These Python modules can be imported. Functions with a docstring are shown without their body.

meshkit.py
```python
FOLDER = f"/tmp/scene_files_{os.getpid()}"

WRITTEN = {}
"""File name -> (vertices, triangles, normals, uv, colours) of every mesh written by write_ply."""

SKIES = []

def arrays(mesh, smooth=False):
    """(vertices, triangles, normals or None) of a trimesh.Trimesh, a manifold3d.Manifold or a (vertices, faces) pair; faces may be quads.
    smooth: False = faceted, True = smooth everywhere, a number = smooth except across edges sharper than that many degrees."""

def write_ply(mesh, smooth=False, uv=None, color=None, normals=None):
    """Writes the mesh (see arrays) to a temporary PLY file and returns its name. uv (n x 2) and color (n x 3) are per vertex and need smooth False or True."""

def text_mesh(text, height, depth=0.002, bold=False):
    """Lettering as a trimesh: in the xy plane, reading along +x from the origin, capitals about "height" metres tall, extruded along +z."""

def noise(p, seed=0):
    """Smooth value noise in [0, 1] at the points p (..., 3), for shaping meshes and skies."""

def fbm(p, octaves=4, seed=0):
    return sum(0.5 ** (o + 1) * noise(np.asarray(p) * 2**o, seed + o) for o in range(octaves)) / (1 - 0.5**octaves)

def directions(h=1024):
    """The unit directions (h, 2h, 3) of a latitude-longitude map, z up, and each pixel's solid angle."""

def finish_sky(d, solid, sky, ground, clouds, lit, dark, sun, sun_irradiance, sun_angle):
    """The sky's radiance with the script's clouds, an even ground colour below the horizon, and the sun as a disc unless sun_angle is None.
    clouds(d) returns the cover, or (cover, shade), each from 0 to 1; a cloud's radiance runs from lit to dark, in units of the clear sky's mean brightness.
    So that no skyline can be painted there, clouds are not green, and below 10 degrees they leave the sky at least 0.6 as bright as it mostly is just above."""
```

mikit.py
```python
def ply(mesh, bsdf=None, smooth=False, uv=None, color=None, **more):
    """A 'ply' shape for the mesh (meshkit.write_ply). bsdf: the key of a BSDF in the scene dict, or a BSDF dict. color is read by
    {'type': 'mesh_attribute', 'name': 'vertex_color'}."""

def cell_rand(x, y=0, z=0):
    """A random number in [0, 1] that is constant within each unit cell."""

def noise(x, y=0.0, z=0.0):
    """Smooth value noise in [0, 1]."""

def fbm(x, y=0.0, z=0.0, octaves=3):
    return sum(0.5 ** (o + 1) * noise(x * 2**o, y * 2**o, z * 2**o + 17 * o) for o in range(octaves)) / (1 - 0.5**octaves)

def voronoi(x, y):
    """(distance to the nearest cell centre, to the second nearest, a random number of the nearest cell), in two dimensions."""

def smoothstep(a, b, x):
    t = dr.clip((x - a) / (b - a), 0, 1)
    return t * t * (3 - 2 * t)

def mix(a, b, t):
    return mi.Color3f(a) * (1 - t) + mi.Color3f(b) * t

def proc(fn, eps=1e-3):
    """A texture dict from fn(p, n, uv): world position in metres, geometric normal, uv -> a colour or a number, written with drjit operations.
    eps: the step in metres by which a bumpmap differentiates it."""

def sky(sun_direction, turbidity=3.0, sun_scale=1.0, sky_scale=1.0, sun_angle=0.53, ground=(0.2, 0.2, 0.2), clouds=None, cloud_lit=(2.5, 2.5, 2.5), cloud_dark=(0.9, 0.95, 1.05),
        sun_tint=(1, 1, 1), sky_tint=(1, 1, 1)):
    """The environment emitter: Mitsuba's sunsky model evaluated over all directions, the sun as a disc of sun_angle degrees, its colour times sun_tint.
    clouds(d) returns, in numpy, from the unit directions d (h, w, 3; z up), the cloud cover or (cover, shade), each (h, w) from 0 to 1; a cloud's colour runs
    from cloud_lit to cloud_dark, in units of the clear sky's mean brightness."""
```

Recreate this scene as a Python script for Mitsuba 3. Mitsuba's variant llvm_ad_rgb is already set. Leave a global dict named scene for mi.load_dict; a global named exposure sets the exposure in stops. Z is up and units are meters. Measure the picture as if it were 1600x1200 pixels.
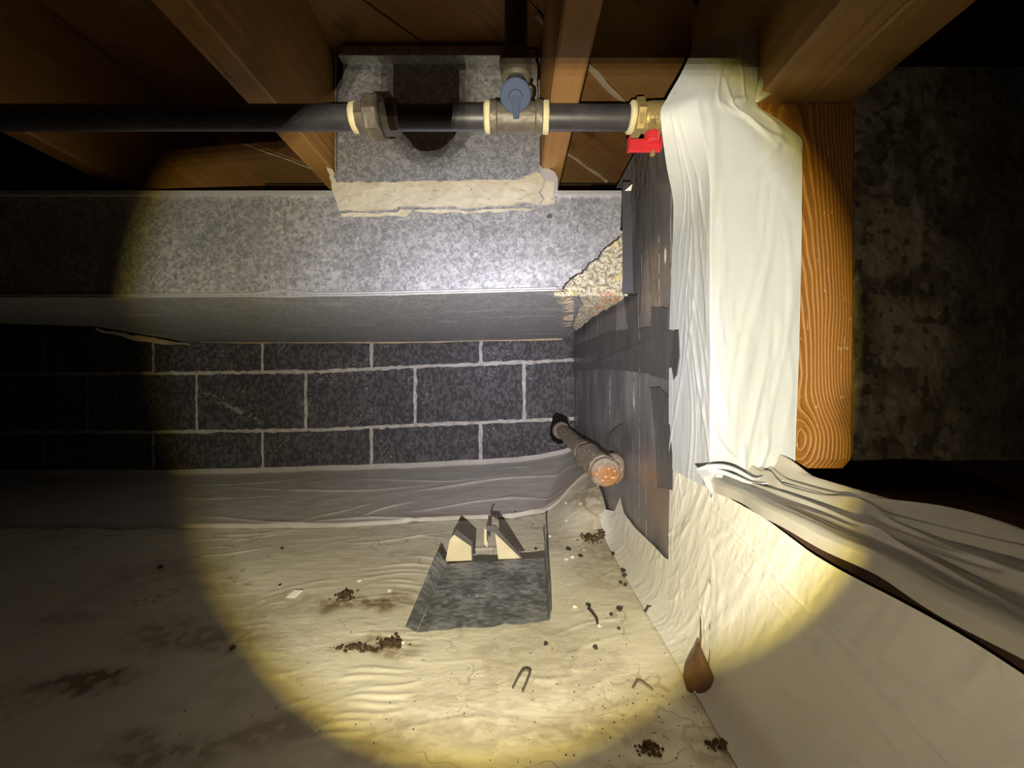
import math, random
import numpy as np, trimesh, drjit as dr, mitsuba as mi
import mikit, meshkit
from mikit import ply, proc, noise, fbm, voronoi, smoothstep, mix, cell_rand
from shapely.geometry import Polygon, box as sbox, Point, LineString
from shapely import affinity

T = mi.ScalarTransform4f
scene, labels = {}, {}
H = 0.35                                   # height of the lens above the floor sheet

# ------------------------------------------------------------------ camera, light, exposure
scene['camera'] = {'type': 'perspective', 'fov': 106.26, 'fov_axis': 'x', 'near_clip': 0.01, 'far_clip': 50.0,
                   'to_world': T().look_at(origin=[0, 0, H], target=[0, 1, H - 0.004], up=[0, 0, 1])}
exposure = 0.0
# the hand-held torch, low behind the camera: one lamp, its beam given as the sum of coaxial cones
LAMP = np.array([-0.020, -0.07, H - 0.058])
AIM = LAMP + np.array([-0.020, 1.0, 0.098])
def torch(name, rgb, cutoff, width, off=(0, 0), aim=AIM):
    o = LAMP + np.array([off[0], 0, off[1]])
    scene[name] = {'type': 'spot', 'to_world': T().look_at(origin=o.tolist(), target=list(map(float, np.asarray(aim) + np.array([off[0], 0, off[1]]))), up=[0, 0, 1]),
                   'intensity': {'type': 'rgb', 'value': list(rgb)}, 'cutoff_angle': cutoff, 'beam_width': width}
for i_, o_ in enumerate([(.0012, .0004), (-.0004, .0012), (-.0012, -.0004), (.0004, -.0012)]):      # the four dies of its LED
    torch(f'torch_core_{i_}', (.95, .97, 1.26), 30.0, 1.0, o_)
    torch(f'torch_beam_{i_}', (.30, .30, .315), 40.3, 37.6, o_)
    torch(f'torch_rim_{i_}', (.24, .185, .034), 41.4, 40.0, o_)
torch('torch_halo', (.09, .075, .045), 53.0, 38.0, (0, 0), LAMP + np.array([0.15, 1.0, 0.0]))
torch('torch_spill', (.078, .064, .050), 68.0, 30.0, (0, 0), LAMP + np.array([0.36, 1.0, -0.22]))

# ------------------------------------------------------------------ materials
def C(r, g, b): return mi.Color3f(r, g, b)
def P_(base, rough=0.5, spec=0.4, metal=0.0, **k):
    b = base if isinstance(base, dict) else {'type': 'rgb', 'value': list(base)}
    return {'type': 'principled', 'base_color': b, 'roughness': rough, 'specular': spec, 'metallic': metal, **k}
def bsdf(name, inner, bump=None, scale=1.0, eps=1e-3):
    if bump is not None:
        inner = {'type': 'bumpmap', 'arbitrary': proc(bump, eps), 'scale': scale, 'bsdf': inner}
    scene[name] = {'type': 'twosided', 'bsdf': inner}

def blob(x, y, cx, cy, rx, ry, soft=0.6):
    d = dr.sqrt(dr.square((x - cx) / rx) + dr.square((y - cy) / ry))
    return 1 - smoothstep(1 - soft, 1 + soft, d)

STAINS = [(-.235, .612, .065, .022, .75), (-.18, .505, .05, .016, .55), (-.12, .37, .05, .03, .35), (-.33, .36, .06, .02, .5),
          (-.36, .60, .10, .03, .28), (-.50, .447, .05, .018, .8), (-.42, .53, .12, .035, .45), (.20, .80, .05, .09, .45), (.205, .97, .05, .06, .55),
          (.20, .37, .03, .03, .5), (-.02, .385, .10, .02, .3), (.10, .385, .07, .02, .35), (-.07, .43, .05, .02, .22), (-.26, .38, .06, .02, .4),
          (.16, .70, .05, .06, .3), (.02, .33, .2, .02, .3)]
def floor_color(p, n, uv):
    w = fbm(p.x * 24, p.y * 24, 3.0, octaves=4)
    base = mix(C(.63, .58, .45), C(.73, .69, .55), fbm(p.x * 6, p.y * 6, 1.0))
    s = mi.Float(0)
    qx, qy = p.x + (w - .5) * .05, p.y + (fbm(p.x * 21, p.y * 21, 9.0) - .5) * .05
    for a, b, rx, ry, k in STAINS:
        s = dr.maximum(s, blob(qx, qy, a, b, rx, ry) * k)
    s = dr.maximum(s, smoothstep(.56, .72, fbm(p.x * 9 + 4, p.y * 14, 5.0, octaves=5)) * .22)
    s = s * (.45 + .6 * smoothstep(.3, .6, fbm(p.x * 90, p.y * 90, 2.0, octaves=3))) * 1.25
    vn = 1 - smoothstep(.006, .022, dr.abs(fbm(p.x * 15, p.y * 19, 6.0, octaves=4) - .5))
    s = dr.maximum(s, vn * smoothstep(.45, .62, fbm(p.x * 6 + 2, p.y * 6, 4.0)) * .42)
    base = mix(base, C(.20, .135, .07), dr.clip(s, 0, .9))
    f = noise(p.x * 520, p.y * 520, 0.5)
    g = smoothstep(.84, .97, f) * smoothstep(.42, .68, fbm(p.x * 11, p.y * 11, 8.0))
    base = mix(base, C(.13, .09, .055), g * .5)
    base = mix(base, C(.88, .85, .76), smoothstep(.955, .975, noise(p.x * 260, p.y * 260, 4.5)) * .7)
    return base
def floor_bump(p, n, uv):
    return fbm(p.x * 30, p.y * 95, 0.0, octaves=3) * .8 + .35 * noise(p.x * 330, p.y * 330, 1.0)
bsdf('floor_sheet_mat', P_(proc(floor_color), .42, .35), floor_bump, .0010, 8e-4)
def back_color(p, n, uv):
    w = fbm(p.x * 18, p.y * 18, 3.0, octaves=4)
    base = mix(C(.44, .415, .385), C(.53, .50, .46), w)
    s = blob(p.x + (w - .5) * .06, p.y, -.17, .99, .12, .02) * .35 + blob(p.x + (w - .5) * .1, p.y, .20, 1.05, .10, .14) * .5
    base = mix(base, C(.24, .16, .09), dr.clip(s, 0, .8))
    base = mix(base, C(.10, .085, .07), smoothstep(.90, .96, noise(p.x * 150, p.y * 150, 4.5)) * .7)
    return mix(base, C(.85, .82, .76), smoothstep(.94, .97, noise(p.x * 170, p.y * 170, 9.5)) * .7)
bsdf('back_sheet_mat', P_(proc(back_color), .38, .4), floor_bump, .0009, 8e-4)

def side_color(p, n, uv):
    base = mix(C(.66, .645, .585), C(.76, .745, .685), fbm(p.y * 7, p.z * 7, p.x * 7))
    st = blob(p.y + .02 * fbm(p.y * 40, p.z * 40), p.z, .34, .012, .12, .022) * .3
    base = mix(base, C(.30, .22, .13), st)
    base = mix(base, C(.16, .12, .08), smoothstep(.965, .985, noise(p.y * 210, p.z * 210, 1.5)) * .7)
    return base
def side_bump(p, n, uv):
    return fbm((p.y + .55 * p.z) * 110, (p.z - .5 * p.y) * 22, 0.0, octaves=3) + .2 * noise(p.y * 300, p.z * 300)
bsdf('side_sheet_mat', P_(proc(side_color), .4, .4), side_bump, .0016, 8e-4)
def wrap_color(p, n, uv):
    return mix(C(.47, .50, .535), C(.54, .57, .61), fbm(p.x * 20, p.z * 8, p.y * 20))
def wrap_bump(p, n, uv):
    return fbm((p.x + p.y) * 120, p.z * 16, 0.0, octaves=3)
bsdf('wrap_mat', P_(proc(wrap_color), .42, .35), wrap_bump, .0010, 8e-4)
def ledge_color(p, n, uv):
    b = mix(C(.34, .325, .285), C(.45, .43, .38), fbm(p.x * 60, p.y * 9, 2.0))
    return mix(b, C(.17, .14, .11), smoothstep(.93, .96, noise(p.x * 180, p.y * 180, 2.5)) * .6)
bsdf('ledge_sheet_mat', P_(proc(ledge_color), .4, .4), lambda p, n, uv: fbm(p.x * 160, p.y * 25, 0.0), .0012, 8e-4)

def block_color(p, n, uv):
    f = fbm(p.x * 130, p.z * 90, 1.0, octaves=4)
    g = noise(p.x * 420, p.z * 260, 2.5)
    base = mix(C(.028, .026, .029), C(.115, .108, .115), smoothstep(.35, .7, f) * .6 + g * .4)
    w = smoothstep(.56, .74, fbm(p.x * 13 + 3, p.z * 13, 4.0, octaves=4)) * smoothstep(.6, .8, noise(p.x * 260, p.z * 260, 7.5))
    base = mix(base, C(.42, .40, .39), dr.clip(w * .8 + smoothstep(.93, .98, noise(p.x * 380, p.z * 380, 5.5)) * .55, 0, 1))
    sl = p.z - (.35 - .05) + .5 * (p.x + 1.13)          # scuffed streak across one block
    sc = (1 - smoothstep(.004, .014, dr.abs(sl + .025 * (fbm(p.x * 30, p.z * 30) - .5)))) * smoothstep(-1.16, -1.12, p.x) * (1 - smoothstep(-.96, -.92, p.x))
    return mix(base, C(.40, .37, .33), sc * .55 * smoothstep(.35, .6, noise(p.x * 120, p.z * 120, 3.5)))
bsdf('block_mat', P_(proc(block_color), .75, .3), lambda p, n, uv: noise(p.x * 260, p.z * 260, 2.5) + .6 * noise(p.x * 520, p.z * 520, 1.5), .0022, 6e-4)
def mortar_color(p, n, uv):
    return mix(C(.30, .275, .255), C(.60, .56, .53), fbm(p.x * 70, p.z * 70, 1.0, octaves=4))
bsdf('mortar_mat', P_(proc(mortar_color), .85, .2), lambda p, n, uv: fbm(p.x * 150, p.z * 150, 0.0), .004)

def spangle(a, b):
    d1, d2, r = voronoi(a * 330 + 2 * noise(a * 190, b * 190), b * 330 + 2 * noise(a * 190, b * 190, 7.0))
    d3, d4, r2 = voronoi(a * 140, b * 140)
    return .5 * r + .3 * r2 + .2 * fbm(a * 9, b * 9, 2.0)
def galv_color(p, n, uv):
    a, b = p.x + .37 * p.y, p.z + .9 * p.y
    s = spangle(a, b)
    c = mix(C(.22, .22, .24), C(.43, .43, .465), smoothstep(.2, .85, s))
    chalk = smoothstep(.45, .75, fbm(a * 7 + 2, b * 7, 3.0, octaves=4)) * smoothstep(.35, .8, noise(a * 210, b * 210, 1.5))
    c = mix(c, C(.66, .66, .66), chalk * .55)
    return c
bsdf('galvanised_mat', P_(proc(galv_color), .48, .5, .45), lambda p, n, uv: fbm((p.x + p.y) * 40, (p.z + p.y) * 40, 0.0), .0016)
def galv_dull(p, n, uv):
    s = spangle(p.x, p.y * 1.0)
    c = mix(C(.26, .26, .265), C(.42, .42, .43), smoothstep(.2, .9, s))
    m = smoothstep(.62, .8, fbm(p.x * 9 + 1.5 * p.y, p.y * 26, 6.0, octaves=4))
    return mix(c, C(.50, .50, .48), m * .6)
bsdf('galvanised_dull_mat', P_(proc(galv_dull), .5, .5, .35), lambda p, n, uv: fbm(p.x * 30, p.y * 30, 0.0), .0025)
bsdf('seam_mat', P_((.50, .50, .51), .4, .5, .5))
def scrap_color(p, n, uv):
    s = .6 * fbm(p.x * 110, p.y * 300, 2.0, octaves=4) + .4 * fbm(p.x * 30, p.y * 40, 1.0)
    c = mix(C(.085, .09, .095), C(.23, .235, .235), smoothstep(.3, .75, s))
    m = smoothstep(.76, .86, noise(p.x * 150, p.y * 420, 3.3))
    return mix(c, C(.42, .42, .40), m * .5)
bsdf('scrap_mat', P_(proc(scrap_color), .45, .5, .3), lambda p, n, uv: fbm(p.x * 40, p.y * 60, 0.0), .002)
bsdf('scrap_hook_shadow_mat', P_((.05, .045, .04), .6, .4, .2))  # dark metal of the hooks, and shadow colour of the tab strips
bsdf('cream_mat', P_(proc(lambda p, n, uv: mix(C(.36, .30, .17), C(.50, .445, .29), fbm(p.x * 50, p.z * 50, p.y * 50))), .6, .3))

def wood(axis, dark, light, freq=1.0):
    def f(p, n, uv):
        u, v, w = (p.x, p.z, p.y) if axis == 'y' else ((p.x - p.y) * .7, p.z, (p.x + p.y) * .7)
        g = fbm(u * 190 * freq, v * 150 * freq, w * 5, octaves=3)
        k = fbm(u * 14, v * 14, w * 3.0, octaves=3)
        c = mix(C(*dark), C(*light), dr.clip(g * .7 + k * .5 - .1, 0, 1))
        return mix(c, C(*[x * .35 for x in dark]), smoothstep(.66, .8, fbm(u * 30, v * 30, w * 12 + 4, octaves=3)) * .5)
    return f
bsdf('joist_mat', P_(proc(wood('y', (.17, .08, .022), (.33, .172, .052))), .6, .35), lambda p, n, uv: fbm(p.x * 200, p.z * 200, p.y * 9), .0015)
bsdf('beam_mat', P_(proc(wood('y', (.24, .125, .036), (.40, .23, .08))), .6, .35), lambda p, n, uv: fbm(p.x * 200, p.z * 200, p.y * 9), .0015)
bsdf('board_mat', P_(proc(wood('d', (.17, .085, .026), (.31, .17, .06))), .7, .3))
bsdf('board_dark_mat', P_(proc(wood('d', (.16, .075, .026), (.31, .155, .058))), .7, .3))
bsdf('rim_mat', P_((.045, .025, .014), .8, .2))
bsdf('bead_mat', P_((.40, .33, .25), .8, .2))
def grain(p):
    x = p.x + .006 * (fbm(p.x * 22, p.z * 9, 3.0) - .5) + .003 * (fbm(p.x * 60, p.z * 14, 7.0) - .5)
    d = dr.sqrt(dr.square(x - .318) + dr.square((p.z - .295) * .115 + .006 * (fbm(p.x * 16, p.z * 22, 1.0) - .5)))
    d2 = dr.sqrt(dr.square((x - .332) * .9) + dr.square((p.z - .285) * .45 + .006 * (noise(p.x * 40, p.z * 40) - .5)))
    t = smoothstep(.285, .36, p.z)
    r = (d2 * (1 - t) + d * t) * (185 + 1100 * dr.maximum(x - .345, 0.0))
    f = r - dr.floor(r)
    return smoothstep(.45, .82, f) * (1 - smoothstep(.88, 1.0, f))
def post_color(p, n, uv):
    g = grain(p)
    c = mix(C(.20, .078, .013), C(.40, .20, .05), g * (.55 + .45 * fbm(p.x * 60, p.z * 12, 1.0)))
    c = mix(c, C(.36, .18, .05), fbm(p.x * 10, p.z * 6, 2.0) * .3)
    k = blob(p.x + .01 * (fbm(p.x * 60, p.z * 60) - .5), p.z, .388, .315, .012, .03) * .75 + (1 - smoothstep(.004, .012, p.x - .365 + 1.0 + 0 * p.x)) * 0
    c = mix(c, C(.16, .075, .02), k)
    return mix(c, C(.80, .62, .40), smoothstep(.93, .97, noise(p.x * 260, p.z * 90, 5.0)) * .3)
bsdf('post_mat', P_(proc(post_color), .55, .35), lambda p, n, uv: grain(p), .0012, 5e-4)

def black_color(p, n, uv):
    c = mix(C(.085, .08, .084), C(.20, .19, .195), fbm(p.y * 18, p.z * 11, 2.0, octaves=4))
    dust = smoothstep(.45, .8, fbm(p.y * 16, p.z * 6 + 3, 5.0, octaves=4)) * .4
    c = mix(c, C(.33, .315, .31), dust)
    wob = .006 * (fbm(p.z * 24, p.y * 3.0, 1.0) - .5)
    line = mi.Float(0)
    for y0, z0, z1, wd, k in ((.722, .305, .37, .0035, .95), (.90, .27, .36, .004, .6), (.69, .10, .36, .0012, .5), (.655, .02, .21, .0016, .6), (1.16, .20, .36, .003, .35),
                              (.68, .48, .60, .0016, .5), (.60, .47, .58, .0022, .8), (.555, .50, .66, .0018, .5), (.84, .41, .47, .003, .4), (1.36, .02, .36, .006, .5)):
        on = (1 - smoothstep(wd * .5, wd, dr.abs(p.y - y0 + wob))) * smoothstep(z0 - .01, z0 + .01, p.z) * (1 - smoothstep(z1 - .01, z1 + .01, p.z))
        line = dr.maximum(line, on * k * smoothstep(.28, .5, noise(p.z * 110, y0 * 90)))
    c = mix(c, C(.72, .70, .68), line)
    rust = blob(p.y + .04 * (fbm(p.y * 30, p.z * 30) - .5), p.z + .03 * (fbm(p.y * 34, p.z * 34, 4.0) - .5), .60, .175, .075, .055) * .55
    tan = blob(p.y, p.z + .03 * (fbm(p.y * 34, p.z * 34, 4.0) - .5), .63, .51, .06, .06) * .5
    c = mix(c, C(.23, .13, .075), rust)
    c = mix(c, C(.40, .31, .23), tan * (.5 + .5 * noise(p.y * 150, p.z * 150)))
    spl = smoothstep(.90, .93, noise(p.y * 190, p.z * 190, 6.5)) * blob(p.y, p.z, .80, .455, .16, .055)
    dab = blob(p.y, p.z + .3 * (p.y - .576) * 0, .576, .540, .004, .011, .3)
    c = mix(c, C(.78, .76, .72), dr.maximum(spl, dab) * .9)
    return mix(c, C(.75, .73, .70), smoothstep(.972, .985, noise(p.y * 140, p.z * 140, 2.5)) * .8)
def black_bump(p, n, uv):
    return fbm(p.y * 50, p.z * 10, 1.0, octaves=3) + 2.8 * smoothstep(.64, .72, p.z) * fbm(p.y * 110, p.z * 60, 3.0) + .15 * noise(p.y * 200, p.z * 200)
bsdf('membrane_mat', P_(proc(black_color), .33, .6), black_bump, .0013, 8e-4)
bsdf('tape_mat', P_(proc(lambda p, n, uv: mix(C(.055, .053, .055), C(.115, .11, .11), fbm(p.y * 40, p.z * 14, 3.0, octaves=4))), .36, .55), lambda p, n, uv: fbm(p.y * 60, p.z * 30, 1.0), .002)
bsdf('rubber_mat', P_((.05, .05, .06), .4, .5))

bsdf('pipe_mat', P_(proc(lambda p, n, uv: mix(C(.018, .017, .022), C(.05, .047, .055), fbm(p.x * 60, p.y * 90, p.z * 90, octaves=4))), .42, .5))
bsdf('iron_mat', P_(proc(lambda p, n, uv: mix(C(.065, .055, .045), C(.19, .165, .14), fbm(p.x * 80, p.y * 80, p.z * 80, octaves=4))), .5, .5, .25), lambda p, n, uv: fbm(p.x * 120, p.y * 120, p.z * 120), .0015)
bsdf('dope_mat', P_((.58, .52, .33), .6, .3))
bsdf('brass_mat', P_(proc(lambda p, n, uv: mix(C(.36, .26, .10), C(.56, .43, .20), fbm(p.x * 90, p.y * 90, p.z * 90))), .38, .5, .6))
bsdf('brass_dark_mat', P_((.13, .09, .03), .6, .4, .3))
bsdf('red_mat', P_((.50, .03, .04), .3, .5))
bsdf('blue_mat', P_((.055, .075, .145), .4, .5))
bsdf('blue_dark_mat', P_((.02, .025, .05), .5, .4))
def rust_color(p, n, uv):
    f = fbm(p.x * 70, p.y * 50, p.z * 70, octaves=4)
    c = mix(C(.13, .105, .08), C(.31, .255, .20), f)
    near = 1 - smoothstep(.72, .80, p.y)
    o = near * smoothstep(.35, .6, fbm(p.x * 45, p.y * 45, p.z * 45 + 5, octaves=3)) * (1 - smoothstep(.165, .195, p.z))
    c = mix(c, C(.30, .125, .03), o)
    rr = dr.sqrt(dr.square(p.x - .184) + dr.square(p.z - .174))
    c = mix(c, C(.34, .135, .02), (1 - smoothstep(.010, .024, rr + .006 * (p.z - .174) / .02)) * near * smoothstep(.25, .5, fbm(p.x * 90, p.z * 90, 2.0)) * .9)
    w = smoothstep(.80, .88, noise(p.x * 170, p.y * 170, p.z * 170)) + smoothstep(.196, .206, p.z) * smoothstep(.45, .6, noise(p.x * 90, p.y * 90, 3.0)) * near
    return mix(c, C(.75, .70, .62), dr.clip(w, 0, 1) * .5)
bsdf('rust_mat', P_(proc(rust_color), .8, .25), lambda p, n, uv: fbm(p.x * 150, p.y * 150, p.z * 150), .003)
def plaster_color(p, n, uv):
    c = mix(C(.40, .355, .27), C(.55, .51, .42), fbm(p.x * 45, p.z * 45, 1.0, octaves=4))
    c = mix(c, C(.44, .36, .24), smoothstep(.678, .69, p.z) * .6 * fbm(p.x * 30, p.z * 30, 2.0))
    return mix(c, C(.22, .18, .13), smoothstep(.945, .965, noise(p.x * 130, p.z * 130, 2.0)) * .7)
bsdf('plaster_mat', P_(proc(plaster_color), .85, .2), lambda p, n, uv: fbm(p.x * 110, p.z * 110, 0.0), .003)
def insul_color(p, n, uv):
    a, b = p.x, p.z + p.y
    c = mix(C(.36, .31, .20), C(.58, .54, .45), fbm(a * 110, b * 110, 1.0, octaves=3))
    c = mix(c, C(.17, .155, .125), smoothstep(.46, .66, fbm(a * 300, b * 300, 5.0, octaves=3)) * .8)
    c = mix(c, C(.62, .48, .12), smoothstep(.78, .86, noise(a * 75 + 3 * noise(a * 60, b * 60), b * 75, 3.0)) * .4)
    r = blob(p.x + .03 * (fbm(a * 50, b * 50) - .5), p.y + .05 * (fbm(a * 40, b * 40, 5.0) - .5), .19, .80, .05, .11) * (1 - smoothstep(.505, .52, p.z))
    return mix(c, C(.42, .14, .04), r * .85 * smoothstep(.3, .6, noise(a * 110, b * 60, 4.0)))
bsdf('insulation_mat', P_(proc(insul_color), .9, .2), lambda p, n, uv: fbm(p.x * 160, (p.z + p.y) * 160, 0.0), .006)
bsdf('strip_mat', P_(proc(lambda p, n, uv: mix(C(.34, .25, .14), C(.62, .52, .36), fbm(p.x * 60, p.y * 25, 1.0, octaves=4))), .85, .2))
def concrete_color(p, n, uv):
    c = mix(C(.20, .165, .11), C(.46, .40, .285), smoothstep(.3, .7, fbm(p.x * 20, p.z * 20, 1.0, octaves=5)))
    c = mix(c, C(.08, .065, .05), smoothstep(.56, .7, fbm(p.x * 65, p.z * 65, 4.0, octaves=3)) * .7)
    c = mix(c, C(.48, .43, .34), smoothstep(.64, .72, fbm(p.x * 34 + 9, p.z * 34, 4.0, octaves=4)) * .7)
    beam_fade = smoothstep(.58, .66, p.x + .04 * fbm(p.x * 20, p.z * 20)) * (1 - smoothstep(.92, .99, 1.0 - p.x))
    c = mix(c, C(.10, .085, .07), smoothstep(.66, .72, p.x) * .75)  # darker to the right: the fading beam painted into the colour
    drip = (1 - smoothstep(.006, .013, dr.abs(p.x - .632 + .012 * (fbm(p.z * 30, 1.0) - .5)))) * smoothstep(.52, .55, p.z) * (1 - smoothstep(.63, .66, p.z + .02 * noise(p.x * 120, 1.0)))
    c = mix(c, C(.55, .50, .42), drip * .7)
    drip2 = (1 - smoothstep(.004, .008, dr.abs(p.x - .631))) * smoothstep(.76, .77, p.z) * (1 - smoothstep(.84, .9, p.z))
    return mix(c, C(.45, .41, .36), drip2 * .5)
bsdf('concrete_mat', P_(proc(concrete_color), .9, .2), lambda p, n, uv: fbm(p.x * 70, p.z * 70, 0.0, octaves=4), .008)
bsdf('soil_mat', P_(proc(lambda p, n, uv: mix(C(.03, .018, .013), C(.085, .05, .034), fbm(p.x * 40, p.y * 40, 1.0, octaves=4))), .95, .1))
bsdf('leaf_mat', P_(proc(lambda p, n, uv: mix(C(.055, .028, .016), C(.14, .075, .04), fbm(p.x * 140, p.z * 140, p.y * 140, octaves=4))), .6, .3))
bsdf('wire_mat', P_((.16, .14, .11), .4, .5, .5))
bsdf('dirt_mat', P_(proc(lambda p, n, uv: mix(C(.03, .02, .012), C(.115, .075, .042), noise(p.x * 300, p.y * 300, p.z * 300))), .95, .1))
bsdf('dark_bit_mat', P_((.045, .038, .03), .7, .3))
bsdf('white_bit_mat', P_((.82, .80, .74), .6, .3))
bsdf('twig_mat', P_((.45, .36, .24), .8, .2))
bsdf('hole_shade_mat', P_((.012, .011, .010), .95, .05))  # near black, paints the shade inside the pipe hole
bsdf('blocker_mat', P_((.02, .02, .02), .6, .3))  # black of the added unseen blocker

# ------------------------------------------------------------------ mesh helpers
def key_for(name, parent=None):
    base = f'{parent}__{name}' if parent else name
    if base not in scene and base not in labels: return base
    i = 1
    while f'{base}_{i:03d}' in scene or f'{base}_{i:03d}' in labels: i += 1
    return f'{base}_{i:03d}'
def thing(name, label, cat, group=None):
    k = key_for(name)
    labels[k] = {'label': label, 'category': cat}
    if group: labels[k]['group'] = group
    return k
def put(name, mesh, mat, parent=None, smooth=False, label=None, cat=None, kind=None, group=None):
    k = key_for(name, parent)
    scene[k] = ply(mesh, mat, smooth)
    d = {}
    if label: d['label'] = label
    if cat: d['category'] = cat
    if kind: d['kind'] = kind
    if group: d['group'] = group
    if d: labels[k] = {**labels.get(k, {}), **d}
    return k
def cat_(*ms):
    out = []
    for m in ms:
        if isinstance(m, (tuple, list)):
            v, f, _ = meshkit.arrays(m); m = trimesh.Trimesh(v, f, process=False)
        out.append(m)
    return trimesh.util.concatenate(out)
def bx(x0, x1, y0, y1, h0, h1, c=0.0):
    """a box with chamfered edges; h is measured from the lens height"""
    lo, hi = np.array([x0, y0, h0 + H]), np.array([x1, y1, h1 + H])
    if c <= 0:
        return trimesh.creation.box(bounds=[lo, hi])
    pts = []
    for s in np.ndindex(2, 2, 2):
        q = np.where(s, hi, lo)
        for k in range(3):
            r = q.copy()
            for j in range(3):
                if j != k: r[j] += c if s[j] == 0 else -c
            pts.append(r)
    return trimesh.Trimesh(np.array(pts)).convex_hull
def hull(pts):
    p = np.array(pts, float); p[:, 2] += H
    return trimesh.Trimesh(p).convex_hull
def ring_frame(d):
    d = np.asarray(d, float); d = d / np.linalg.norm(d)
    a = np.cross(d, [0, 0, 1] if abs(d[2]) < .9 else [1, 0, 0]); a /= np.linalg.norm(a)
    return d, a, np.cross(d, a)
def lathe(p, d, prof, n=40, wob=0.0, seed=0, ang0=0.0):
    """profile [(t, r)] turned about the line p + t*d (p with h)"""
    p = np.array(p, float) + [0, 0, H]
    d, a, b = ring_frame(d)
    ang = ang0 + np.arange(n) * 2 * np.pi / n
    V, F = [], []
    for t, r in prof:
        ring = p + t * d + r * (np.cos(ang)[:, None] * a + np.sin(ang)[:, None] * b)
        V.append(ring)
    V = np.concatenate(V)
    if wob:
        V = V + (meshkit.noise(V * 90 + seed)[:, None] - .5) * wob * 2 * ((V - p) / np.maximum(np.linalg.norm(V - p, axis=1, keepdims=True), 1e-6))
    m = len(prof)
    for i in range(m - 1):
        for j in range(n):
            k = (j + 1) % n
            F += [[i * n + j, i * n + k, (i + 1) * n + k], [i * n + j, (i + 1) * n + k, (i + 1) * n + j]]
    c0, c1 = len(V), len(V) + 1
    V = np.vstack([V, p + prof[0][0] * d, p + prof[-1][0] * d])
    for j in range(n):
        k = (j + 1) % n
        F += [[c0, k, j], [c1, (m - 1) * n + j, (m - 1) * n + k]]
    return trimesh.Trimesh(V, np.array(F), process=False)
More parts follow.
